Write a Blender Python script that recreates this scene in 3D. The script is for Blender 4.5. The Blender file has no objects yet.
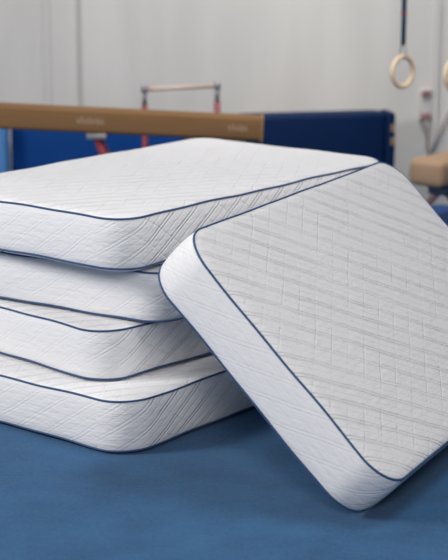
import bpy, bmesh, math, random
from mathutils import Vector, Matrix
random.seed(4)
S = bpy.context.scene
COL = S.collection
sin, cos, pi = math.sin, math.cos, math.pi

# ------------------------------------------------------------------ materials
def new_mat(name, rgb, rough=0.8, spec=0.3):
    m = bpy.data.materials.new(name); m.use_nodes = True
    b = m.node_tree.nodes['Principled BSDF']
    b.inputs['Base Color'].default_value = (*rgb, 1)
    b.inputs['Roughness'].default_value = rough
    b.inputs['Specular IOR Level'].default_value = spec
    return m

class NG:
    """small helper for arithmetic node chains"""
    def __init__(s, m): s.t = m.node_tree; s.n = s.t.nodes; s.l = s.t.links; s.b = s.n['Principled BSDF']
    def put(s, sock, v):
        if isinstance(v, (int, float)): sock.default_value = v
        else: s.l.new(v, sock)
    def m(s, op, a, b=0.0):
        n = s.n.new('ShaderNodeMath'); n.operation = op; s.put(n.inputs[0], a); s.put(n.inputs[1], b); return n.outputs[0]
    def smooth(s, v, lo, hi, a=0.0, b=1.0):
        n = s.n.new('ShaderNodeMapRange'); n.interpolation_type = 'SMOOTHSTEP'
        s.put(n.inputs[0], v)
        for i, q in enumerate((lo, hi, a, b)): n.inputs[i+1].default_value = q
        return n.outputs[0]
    def noise(s, vec, scale, detail=2, rough=.5):
        n = s.n.new('ShaderNodeTexNoise'); n.inputs['Scale'].default_value = scale
        n.inputs['Detail'].default_value = detail; n.inputs['Roughness'].default_value = rough
        s.l.new(vec, n.inputs['Vector']); return n.outputs['Fac']
    def bump(s, h, strength, dist, prev=None):
        n = s.n.new('ShaderNodeBump'); n.inputs['Strength'].default_value = strength
        n.inputs['Distance'].default_value = dist; s.l.new(h, n.inputs['Height'])
        if prev is not None: s.l.new(prev, n.inputs['Normal'])
        return n.outputs['Normal']
    def obj(s): return s.n.new('ShaderNodeTexCoord').outputs['Object']
    def uv(s): return s.n.new('ShaderNodeTexCoord').outputs['UV']

def quilt(name, flip, k1, k2, dist, angle=24.0, period=.079):
    """white knit cloth stitched in two crossing families of slanted seams"""
    m = new_mat(name, (.80, .79, .80), .9, .15); g = NG(m)
    uv = g.uv(); sep = g.n.new('ShaderNodeSeparateXYZ'); g.l.new(uv, sep.inputs[0])
    wob = g.m('MULTIPLY', g.m('SUBTRACT', g.noise(uv, 5.0, 2), .5), .022)
    x, y = sep.outputs[0], g.m('ADD', sep.outputs[1], wob)
    a = math.radians(angle); f = -1 if flip else 1
    s1 = g.m('ADD', g.m('MULTIPLY', x, f*sin(a)), g.m('MULTIPLY', y, cos(a)))
    s2 = g.m('ADD', g.m('MULTIPLY', x, -f*sin(a)), g.m('MULTIPLY', y, cos(a)))
    def groove(s, off, w, p=period):
        t = g.m('MULTIPLY', g.m('ABSOLUTE', g.m('SUBTRACT', g.m('FRACT', g.m('ADD', g.m('DIVIDE', s, p), off + 50)), .5)), p)
        return g.smooth(t, 0.0, w)
    # strong family: a double seam; weak family: single seam with tucks between
    strong = g.m('MULTIPLY', g.m('MULTIPLY', groove(s1, 0, .0065), groove(s1, .17, .0060)),
                 g.m('ADD', g.m('MULTIPLY', groove(s1, .585, .0060), .45), .55))
    patch2 = g.smooth(g.noise(uv, 4.1, 2), .4, .62, .3, 1.0)
    if flip:      # the long sides carry fuller stitching than the short ends
        amp = g.m('ADD', g.m('MULTIPLY', g.m('MULTIPLY', g.smooth(x, .02, .30), g.smooth(x, 1.75, 2.0, 1.0, 0.0)), 1.45), .26)
        k1 = g.m('MULTIPLY', amp, k1); k2 = g.m('MULTIPLY', amp, k2)
    patch = g.smooth(g.noise(uv, 3.2, 2), .35, .65, .6, 1.0)
    h = g.m('ADD', g.m('MULTIPLY', g.m('MULTIPLY', strong, patch), k1), g.m('MULTIPLY', g.m('MULTIPLY', groove(s2, 0, .0065), patch2), k2))
    # short puckers along the seams
    mp = g.n.new('ShaderNodeMapping'); mp.inputs['Rotation'].default_value = (0, 0, f*a); mp.inputs['Scale'].default_value = (9, 46, 9)
    g.l.new(uv, mp.inputs['Vector'])
    h = g.m('ADD', h, g.m('MULTIPLY', g.noise(mp.outputs[0], 1.0, 3, .6), .85))
    h = g.m('ADD', h, g.m('MULTIPLY', g.noise(uv, 16, 4, .6), .5))
    n1 = g.bump(h, 1.0, dist)
    n2 = g.bump(g.noise(uv, 420, 2), .25, .001, n1)
    g.l.new(n2, g.b.inputs['Normal'])
    g.b.inputs['Sheen Weight'].default_value = .08
    return m

M_TOP = quilt('quilted_cloth', False, .78, .30, .0054, 32, .080)
M_BAND = quilt('border_cloth', True, .55, .26, .0050, 33, .080)
M_PIPE = new_mat('navy_piping', (.040, .085, .19), .75, .25)

def wood(name, c1, c2, axis_scale, rough=.6):
    m = new_mat(name, c1, rough, .35); g = NG(m); o = g.obj()
    mp = g.n.new('ShaderNodeMapping'); mp.inputs['Scale'].default_value = axis_scale; g.l.new(o, mp.inputs[0])
    mx = g.n.new('ShaderNodeMix'); mx.data_type = 'RGBA'; g.l.new(g.noise(mp.outputs[0], 3, 4), mx.inputs[0])
    mx.inputs[6].default_value = (*c1, 1); mx.inputs[7].default_value = (*c2, 1)
    g.l.new(mx.outputs[2], g.b.inputs['Base Color']); return m
M_BEAM = wood('beam_suede', (.17, .088, .034), (.235, .125, .052), (1, 12, 12), .8)
M_CAPTAN = new_mat('tan_vinyl', (.26, .15, .06), .5, .4)
M_PALE = wood('pale_suede', (.30, .195, .12), (.36, .24, .15), (6, 2, 6), .85)
M_RING = wood('ring_wood', (.66, .50, .33), (.74, .58, .40), (8, 8, 8), .45)
M_RAIL = wood('rail_wood', (.55, .40, .33), (.6, .46, .38), (2, 10, 10), .5)
M_RED = new_mat('red_enamel', (.20, .025, .035), .4, .5)
M_STEEL = new_mat('grey_steel', (.30, .29, .30), .4, .5); M_STEEL.node_tree.nodes['Principled BSDF'].inputs['Metallic'].default_value = .6
M_DARK = new_mat('dark_steel', (.025, .025, .035), .45, .5)
M_STRAP = new_mat('navy_webbing', (.010, .040, .085), .85, .2)
M_NAVYBAR = new_mat('navy_enamel', (.012, .030, .065), .45, .5)
M_STITCH = new_mat('red_stitching', (.22, .05, .05), .8, .2)

def vinyl(name, rgb, dist=.010):
    m = new_mat(name, rgb, .6, .12); g = NG(m); o = g.obj()
    g.l.new(g.bump(g.noise(o, 4.5, 3), .6, dist), g.b.inputs['Normal']); return m
M_NAVY = vinyl('navy_vinyl', (.0010, .0125, .054))
M_BLUE = vinyl('blue_vinyl', (.003, .047, .21), .02)
M_SKY = vinyl('light_blue_vinyl', (.09, .24, .52))
M_LAND = vinyl('royal_blue_vinyl', (.016, .065, .24))
M_TANSTRAP = new_mat('tan_webbing', (.25, .17, .10), .8, .2)

def carpet():
    m = new_mat('blue_carpet', (.030, .105, .215), .95, .12); g = NG(m); o = g.obj()
    mx = g.n.new('ShaderNodeMix'); mx.data_type = 'RGBA'
    f = g.m('ADD', g.m('MULTIPLY', g.noise(o, 60, 4, .8), .6), g.m('MULTIPLY', g.noise(o, 4, 3), .4))
    g.l.new(g.smooth(f, .3, .7), mx.inputs[0])
    mx.inputs[6].default_value = (.012, .068, .160, 1); mx.inputs[7].default_value = (.028, .116, .262, 1)
    g.l.new(mx.outputs[2], g.b.inputs['Base Color'])
    n1 = g.bump(g.noise(o, 260, 3, .7), .6, .004)
    g.l.new(g.bump(g.noise(o, 9, 2), .35, .01, n1), g.b.inputs['Normal'])
    g.b.inputs['Sheen Weight'].default_value = .1
    return m
def plaster(name, rgb):
    m = new_mat(name, rgb, .9, .2); g = NG(m); o = g.obj()
    mx = g.n.new('ShaderNodeMix'); mx.data_type = 'RGBA'
    mp = g.n.new('ShaderNodeMapping'); mp.inputs['Scale'].default_value = (2.2, 1, .35); g.l.new(o, mp.inputs[0])
    g.l.new(g.smooth(g.noise(mp.outputs[0], 1.3, 3), .3, .7), mx.inputs[0])
    mx.inputs[6].default_value = (*[c*.93 for c in rgb], 1); mx.inputs[7].default_value = (*[min(1, c*1.04) for c in rgb], 1)
    g.l.new(mx.outputs[2], g.b.inputs['Base Color']); return m
M_FLOOR = carpet()
M_WALL = plaster('painted_wall', (.56, .545, .525))
M_SEAM = new_mat('grey_seam', (.42, .41, .40), .9, .2)
M_CONDUIT = new_mat('wall_conduit', (.52, .505, .49), .8, .2)
M_CEIL = new_mat('ceiling_paint', (.6, .6, .6), .9)
M_PLATE = new_mat('socket_plate', (.50, .48, .475), .5)
M_SOCKET = new_mat('maroon_plastic', (.24, .13, .13), .6)
M_CABLE = new_mat('grey_cable', (.33, .29, .28), .7)

# ------------------------------------------------------------------ mesh helpers
def link(name, bm, mat, parent=None, smooth=True):
    me = bpy.data.meshes.new(name)
    bmesh.ops.recalc_face_normals(bm, faces=bm.faces[:])
    bm.to_mesh(me); bm.free()
    me.materials.append(mat)
    for p in me.polygons: p.use_smooth = smooth
    o = bpy.data.objects.new(name, me); COL.objects.link(o)
    if parent: o.parent = parent
    return o
def tag(o, label=None, cat=None, group=None, kind=None):
    for k, v in (('label', label), ('category', cat), ('group', group), ('kind', kind)):
        if v: o[k] = v
    return o
def empty(name, loc, rz=0.0, label=None, cat=None, group=None):
    o = bpy.data.objects.new(name, None); COL.objects.link(o)
    o.location = loc; o.rotation_euler = (0, 0, rz)
    return tag(o, label, cat, group)
def box(bm, c, size, bev=0.0, seg=3, rot=None):
    r = bmesh.ops.create_cube(bm, size=1.0)
    vs = r['verts']
    bmesh.ops.scale(bm, vec=size, verts=vs)
    if bev > 0:
        es = list({e for v in vs for e in v.link_edges})
        r2 = bmesh.ops.bevel(bm, geom=es, offset=bev, segments=seg, profile=.5, affect='EDGES')
        vs = list({v for f in r2['faces'] for v in f.verts} | {v for v in vs if v.is_valid})
    if rot is not None: bmesh.ops.transform(bm, matrix=rot, verts=vs)
    bmesh.ops.translate(bm, vec=c, verts=vs)
    return vs
def tube(bm, pts, r, n=12, closed=False, caps=True):
    pts = [Vector(p) for p in pts]; N = len(pts); rings = []
    up = None
    for i, p in enumerate(pts):
        a = pts[i-1] if (i > 0 or closed) else p
        b = pts[(i+1) % N] if (i < N-1 or closed) else p
        t = (b-a).normalized()
        if up is None: up = Vector((0, 0, 1)) if abs(t.z) < .9 else Vector((1, 0, 0))
        s = t.cross(up).normalized(); up = s.cross(t).normalized()
        rings.append([bm.verts.new(p + r*(cos(2*pi*k/n)*s + sin(2*pi*k/n)*up)) for k in range(n)])
    for i in range(N if closed else N-1):
        A, B = rings[i], rings[(i+1) % N]
        for k in range(n): bm.faces.new((A[k], A[(k+1) % n], B[(k+1) % n], B[k]))
    if caps and not closed:
        bm.faces.new(rings[0]); bm.faces.new(rings[-1])

# ------------------------------------------------------------------ mattresses
R = .145                     # corner radius
def outline(L, W, r, inset):
    """rounded rectangle with corners at (0,0),(L,0),(L,W),(0,W); equal point count for every inset"""
    r2 = max(r - inset, .004); pts = []
    x0, y0, x1, y1 = inset, inset, L-inset, W-inset
    cs = [((x0+r2, y0+r2), pi), ((x1-r2, y0+r2), 1.5*pi), ((x1-r2, y1-r2), 0), ((x0+r2, y1-r2), .5*pi)]
    ends = []
    for (cx, cy), a0 in cs:
        ends.append([(cx + r2*cos(a0 + .5*pi*k/14), cy + r2*sin(a0 + .5*pi*k/14)) for k in range(15)])
    ns = [30, 20, 30, 20]
    for i in range(4):
        pts += ends[i]
        a, b = ends[i][-1], ends[(i+1) % 4][0]
        pts += [(a[0] + (b[0]-a[0])*k/ns[i], a[1] + (b[1]-a[1])*k/ns[i]) for k in range(1, ns[i])]
    return pts

def mattress(label, L, W, t, domes, seed, group=None, sag=None):
    rnd = random.Random(seed)
    ph = [rnd.uniform(0, 6.28) for _ in range(8)]
    root = empty('mattress', (0, 0, 0), 0, label, 'mattress', group)
    base = outline(L, W, R, 0); n = len(base)
    arc = [0.0]
    for i in range(1, n+1):
        a, b = base[i-1], base[i % n]; arc.append(arc[-1] + math.hypot(a[0]-b[0], a[1]-b[1]))
    tot = arc[-1]
    def wave(u, k):      # slight unevenness of the sewn edge
        return .0022*sin(2*pi*u/tot*7 + ph[k]) + .0014*sin(2*pi*u/tot*17 + ph[k+1])
    # sewn band between the two pipings
    bm = bmesh.new(); uvl = bm.loops.layers.uv.new('UVMap'); rows = []
    NZ = 14
    for j in range(NZ+1):
        q = j/NZ; z = -t/2 + t*q
        e = 1 - (2*q-1)**2
        out = .012*e**.55
        pts = outline(L, W, R, -out); row = []
        for i, p in enumerate(pts):
            row.append(bm.verts.new((p[0], p[1], z + wave(arc[i], 0)*max(0, 2*q-1) + wave(arc[i], 2)*max(0, 1-2*q))))
        rows.append(row)
    for j in range(NZ):
        for i in range(n):
            k = (i+1) % n
            f = bm.faces.new((rows[j][i], rows[j][k], rows[j+1][k], rows[j+1][i]))
            for lp, (u, v) in zip(f.loops, ((arc[i], j), (arc[i+1], j), (arc[i+1], j+1), (arc[i], j+1))):
                lp[uvl].uv = (u, t*v/NZ)
    link('side_band', bm, M_BAND, root)
    # quilted panels
    for top in (True, False):
        sg = 1 if top else -1; dome = domes[0 if top else 1]
        bm = bmesh.new(); uvl = bm.loops.layers.uv.new('UVMap'); rows = []
        ins = [.001, .004, .008, .014, .022, .034, .05, .075, .11, .15, .165+.03, .25, .32, .40, .48, .54]
        for d in ins:
            row = []
            for i, p in enumerate(outline(L, W, R, d)):
                z = t/2 + dome*(1 - math.exp(-d/.016))*(.82 + .18*min(1, d/.3))
                w = wave(arc[i], 0 if top else 2)*math.exp(-d/.05)
                row.append(bm.verts.new((p[0], p[1], sg*z + w)))
            rows.append(row)
        for j in range(len(ins)-1):
            for i in range(n):
                k = (i+1) % n
                bm.faces.new((rows[j][i], rows[j][k], rows[j+1][k], rows[j+1][i]))
        bm.faces.new(rows[-1])
        for f in bm.faces:
            for lp in f.loops: lp[uvl].uv = (lp.vert.co.x, lp.vert.co.y)
        link('top_panel' if top else 'bottom_panel', bm, M_TOP, root)
        bm = bmesh.new()
        pts = [(p[0], p[1], sg*t/2 + wave(arc[i], 0 if top else 2)) for i, p in enumerate(outline(L, W, R, -.002))]
        tube(bm, pts, .0044, 8, closed=True)
        tag(link('piping', bm, M_PIPE, root), 'navy blue piping along the sewn edge')
    return root

T = .2025
GS = 'stacked white quilted mattresses'
stack = [  # x, y of the corner nearest the camera, heading, height of the upper piping, length, width, domes
    (-.3989, 6.2586, .8930, .9165, 1.90, 1.168, (.016, .025), 'white quilted mattress with navy piping, topmost of the stack on the blue floor'),
    (-.2291, 6.3794, 1.0120, .6705, 1.870, 1.165, (.0165, .0115), 'white quilted mattress second from the top of the stack, jutting out past the one above'),
    (-.4875, 6.3153, .8018, .4440, 1.870, 1.165, (.0115, .0115), 'white quilted mattress third from the top of the stack, just above the bottom one'),
    (-.3819, 6.0819, .9034, .2178, 1.870, 1.165, (.0115, .0120), 'white quilted mattress at the bottom of the stack, lying directly on the blue floor'),
]
for i, (x, y, yaw, zt, L, W, dm, lab) in enumerate(stack):
    r = mattress(lab, L, W, T, dm, 10+i, GS)
    r.location = (x, y, zt - T/2); r.rotation_euler = (0, 0, yaw)

# leaning one: lower edge on the floor, upper edge against the stack
lean = mattress('white quilted mattress leaning at a slant against the right side of the stack',
                1.969, 1.154, T, (.016, .014), 40)
yaw, tilt = 1.086, .7831
Bv = Vector((cos(yaw), sin(yaw), 0)); H = Vector((-sin(yaw), cos(yaw), 0))
Uv = cos(tilt)*H + sin(tilt)*Vector((0, 0, 1)); Nv = Bv.cross(Uv)
C = Vector((.570, 5.3460, .1541)) - Nv*T/2
mw = Matrix((( Bv.x, Uv.x, Nv.x, C.x), (Bv.y, Uv.y, Nv.y, C.y), (Bv.z, Uv.z, Nv.z, C.z), (0, 0, 0, 1)))
lean.matrix_world = mw
lowest = min((mw @ v.co).z for ch in lean.children for v in ch.data.vertices)
lean.location.z += .001 - lowest

# ------------------------------------------------------------------ the room
YW = 11.45
def slab(name, c, size, mat, bev=0):
    bm = bmesh.new(); box(bm, c, size, bev)
    return tag(link(name, bm, mat, None, False), kind='structure')
slab('floor', (0, 4.5, -.05), (16, 14.1, .1), M_FLOOR)
slab('wall_back', (0, YW+.1, 2.9), (16, .2, 6.0), M_WALL)
slab('ceiling', (0, 6.4, 5.85), (16, 10.3, .1), M_CEIL)
# upright seams and a conduit on the back wall
slab('trim_1', (-1.005, YW-.006, 2.9), (.024, .012, 5.8), M_SEAM)
slab('trim_2', (1.475, YW-.012, 2.9), (.035, .024, 5.8), M_CONDUIT)
slab('trim_3', (-1.23, YW-.004, 2.9), (.05, .008, 5.8), M_CONDUIT)

# ------------------------------------------------------------------ balance beam behind the stack
def beam_body(length, w, h, bev):
    bm = bmesh.new(); box(bm, (length/2, 0, 0), (length, w, h), bev, 5); return bm
bx1, bz1 = .2313, .7815      # right end, centre line
slope = math.atan(.075/1.57)
bb = empty('balance_beam', (bx1, 9.8, bz1), pi, 'long tan balance beam on red legs behind the mattress stack', 'balance beam')
# local x runs from the right end towards the left
body = link('beam_body', beam_body(4.6, .12, .150, .028), M_BEAM, bb); body.rotation_euler = (0, -slope, 0)
bm = bmesh.new(); box(bm, (.004, 0, 0), (.02, .124, .154), .009, 3)
tag(link('end_cap', bm, M_CAPTAN, bb), 'ochre end cap').rotation_euler = (0, -slope, 0)
M_CHALK = new_mat('chalk', (.36, .27, .19), .9, .1)
for c, n in ((1.03, 7), (.15, 5)):      # worn pale lettering on the front face, too faint to read
    bm = bmesh.new()
    for k in range(n):
        lx = c + (k-(n-1)/2)*.024
        box(bm, (lx, .0602, lx*math.tan(slope) + .004*sin(3*k)), (.011, .0012, .040 if k % 2 else .030), 0, 1, Matrix.Rotation(.25, 4, 'Y'))
    tag(link('printed_mark', bm, M_CHALK, bb, False), 'worn pale mark on the beam side')
def support(lx, steel):
    zc = lx*math.tan(slope)
    bm = bmesh.new(); box(bm, (lx, 0, zc-.090), (.12, .15, .035), .006)
    link('bracket', bm, steel, bb)
    for s in (-1, 1):
        bm = bmesh.new()
        tube(bm, [(lx, s*.03, zc-.10), (lx - .09, s*.12, zc-.32), (lx - .25, s*.40, -bz1+.02)], .024, 12)
        lg = link('leg', bm, M_RED, bb)
        bm = bmesh.new(); box(bm, (lx-.25, s*.40, -bz1+.012), (.08, .08, .022), .006)
        link('rubber_foot', bm, M_DARK, lg)
support(.995, M_STEEL); support(.16, M_DARK); support(3.6, M_STEEL)
bm = bmesh.new(); box(bm, (.42, 0, .42*math.tan(slope)-.088), (.10, .13, .030), .006)
link('clamp', bm, M_DARK, bb)

# ------------------------------------------------------------------ low training bar
P0 = Vector((-.512, 10.55, 0)); P1 = Vector((-.045, 10.75, 0))
zr0, zr1 = .925, .925
hb = empty('training_bar', P0, 0, 'low horizontal bar between two red posts, behind the balance beam', 'gymnastics bar')
bm = bmesh.new(); D = P1-P0
tube(bm, [(-.02*D.x, -.02*D.y, zr0), (D.x*1.02, D.y*1.02, zr1)], .014, 12)
link('rail', bm, M_RAIL, hb)
for q, zt in ((Vector((0, 0, 0)), zr0), (D, zr1)):
    bm = bmesh.new(); tube(bm, [(q.x, q.y, .03), (q.x, q.y, zt-.10)], .020, 12)
    link('post', bm, M_RED, hb)
    bm = bmesh.new(); tube(bm, [(q.x, q.y, zt-.115), (q.x, q.y, zt+.0)], .016, 12)
    box(bm, (q.x, q.y, zt+.004), (.045, .05, .05), .01)
    link('post_head', bm, M_STEEL, hb)
    bm = bmesh.new(); box(bm, (q.x, q.y-.05, .015), (.07, .55, .03), .008)
    link('base_bar', bm, M_DARK, hb)

# ------------------------------------------------------------------ gym rings
def gym_ring(x, y, zc, turn, label):
    root = empty('gym_ring', (x, y, zc), turn, label, 'gymnastics ring', 'gym rings')
    bm = bmesh.new(); r = .0955
    tube(bm, [(r*cos(a), 0, r*sin(a)) for a in [2*pi*k/48 for k in range(48)]], .0150, 14, closed=True)
    link('ring', bm, M_RING, root)
    bm = bmesh.new()
    tube(bm, [(0, .024*cos(a), r+.030+.042*sin(a)) for a in [2*pi*k/24 for k in range(24)]], .0045, 8, closed=True)
    link('buckle', bm, M_STEEL, root)
    bm = bmesh.new(); box(bm, (0, 0, (r+.068+5.79-zc)/2), (.040, .006, 5.79-zc-r-.068), 0)
    st = link('strap', bm, M_STRAP, root, False)
    bm = bmesh.new(); box(bm, (0, 0, r+.275), (.043, .010, .022), 0)
    link('stitching', bm, M_STITCH, st, False)
    return root
gym_ring(1.141, 10.5, 1.045, .72, 'wooden gymnastics ring hanging on a navy strap, the one nearer the crash mat')
gym_ring(1.478, 10.5, 1.025, .72, 'wooden gymnastics ring at the right edge, half out of view above the pale beam')

# ------------------------------------------------------------------ standing crash mats by the back wall
def crash_mat(name, loc, rz, size, mat, label, cat='crash mat', group=None):
    r = empty(name, loc, rz, label, cat, group)
    bm = bmesh.new(); box(bm, (size[0]/2, 0, size[2]/2+.001), size, .03, 4)
    link('mat_body', bm, mat, r); return r
m1 = crash_mat('crash_mat', (.10, 10.98, 0), .19, (1.0, .20, .705), M_NAVY,
               'dark navy crash mat standing upright against the wall, right of the balance beam', group='standing crash mats')
bm = bmesh.new(); box(bm, (1.035, .0, .3535), (.068, .21, .705), .025, 4)
fl = link('edge_flap', bm, M_NAVY, m1)
for z in (.60, .51):
    bm = bmesh.new(); box(bm, (1.045, -.109, z), (.025, .008, .055), .003)
    link('carry_strap', bm, M_TANSTRAP, fl)
m2 = crash_mat('crash_mat', (-1.44, 11.10, 0), 0, (1.50, .22, .66), M_BLUE,
               'bright blue crash mat standing behind the balance beam legs', group='standing crash mats')
m3 = crash_mat('crash_mat', (-3.1, 10.95, 0), 0, (1.645, .24, .67), M_SKY,
               'lighter blue crash mat at the far left edge, partly hidden by the beam', group='standing crash mats')

# ------------------------------------------------------------------ pale beam and landing mat on the right
pb = empty('balance_beam', (1.215, 9.95, 0), 0, 'pale tan padded beam on a navy frame at the right edge, below the rings', 'balance beam')
ax = math.radians(42)
rotz = Matrix.Rotation(-ax, 4, 'Z')     # local y (length) turned towards +x
def inb(bm, c, size, bev, seg=4): 
    vs = box(bm, (0, 0, 0), size, bev, seg)
    bmesh.ops.transform(bm, matrix=Matrix.Translation((0, 0, 0)) @ rotz @ Matrix.Translation(c), verts=vs)
PZ = .475
bm = bmesh.new(); inb(bm, (0, .80, PZ), (.26, 1.55, .170), .045, 5); link('padded_top', bm, M_PALE, pb)
bm = bmesh.new(); inb(bm, (0.05, .80, PZ-.112), (.14, 1.40, .052), .008, 3); link('support_rail', bm, M_NAVYBAR, pb)
for ly in (.16, 1.42):
    for s in (-1, 1):
        bm = bmesh.new()
        p = [rotz @ Vector((.05+s*.03, ly, PZ-.13)), rotz @ Vector((.05+s*.20, ly, .168))]
        tube(bm, p, .020, 10); link('leg', bm, M_SOCKET, pb)
bm = bmesh.new(); box(bm, (0, 0, .0755), (1.9, 1.3, .149), .025, 4)
lm = tag(link('landing_mat', bm, M_LAND, None), 'royal blue landing mat on the floor under the pale beam', 'landing mat')
lm.location = (2.05, 9.95, 0)

# ------------------------------------------------------------------ wall socket and cable
so = empty('wall_socket', (1.41, YW-.001, .72), 0, 'small pale wall socket plate with two maroon outlets, right of the navy mat', 'socket')
bm = bmesh.new(); box(bm, (0, -.012, 0), (.095, .024, .215), .008); link('plate', bm, M_PLATE, so)
for z in (.075, -.085):
    bm = bmesh.new(); box(bm, (0, -.034, z), (.062, .030, .045), .010); link('outlet', bm, M_SOCKET, so)
bm = bmesh.new()
tube(bm, [(1.42, YW-.045, .615), (1.425, YW-.03, .52), (1.43, YW-.02, .42), (1.46, YW-.03, .37), (1.50, YW-.03, .50), (1.56, YW-.03, .64), (1.70, YW-.03, .85)], .009, 8)
tag(link('cable', bm, M_CABLE), 'grey cable looping down from the wall socket', 'cable')

# ------------------------------------------------------------------ light
def area(name, loc, target, size, power, color=(1, 1, 1), size_y=None):
    l = bpy.data.lights.new(name, 'AREA'); l.energy = power; l.color = color; l.size = size
    if size_y: l.shape = 'RECTANGLE'; l.size_y = size_y
    o = bpy.data.objects.new(name, l); COL.objects.link(o); o.location = loc
    o.rotation_euler = (Vector(target) - Vector(loc)).to_track_quat('-Z', 'Y').to_euler(); return o
area('hall_light', (-6.2, 4.9, 4.0), (-.2, 6.4, .4), 1.8, 355, (1, .985, .97))
area('ceiling_light', (2.1, 5.8, 5.7), (2.0, 5.9, 0), 2.0, 130, (1, .99, .98), 2.0)
area('front_fill', (.4, -.3, 3.6), (0, 6.4, .3), 1.6, 200, (1, .985, .97))  # unseen fill lamp added on the camera side to lift the front faces
wl = area('wall_wash', (.8, 9.3, 5.6), (.7, 11.4, 1.3), 1.6, 80, (1, .98, .95))  # unseen wash added to brighten the middle of the back wall
wl.data.spread = math.radians(95)
w = bpy.data.worlds.new('World'); S.world = w; w.use_nodes = True
w.node_tree.nodes['Background'].inputs[0].default_value = (1, .98, .96, 1)
w.node_tree.nodes['Background'].inputs[1].default_value = .05

# ------------------------------------------------------------------ camera
cd = bpy.data.cameras.new('Camera'); cam = bpy.data.objects.new('Camera', cd); COL.objects.link(cam)
cam.location = (0, 0, 2.1642); cam.rotation_euler = (pi/2 - .2326, 0, 0)
cd.sensor_fit = 'VERTICAL'; cd.sensor_height = 24; cd.lens = 1639/560*24
cd.dof.use_dof = True; cd.dof.focus_distance = 6.4; cd.dof.aperture_fstop = 1.45
S.camera = cam
S.view_settings.view_transform = 'Standard'; S.view_settings.look = 'None'
S.view_settings.gamma = 1; S.view_settings.use_curve_mapping = False
S.view_settings.exposure = 0.0
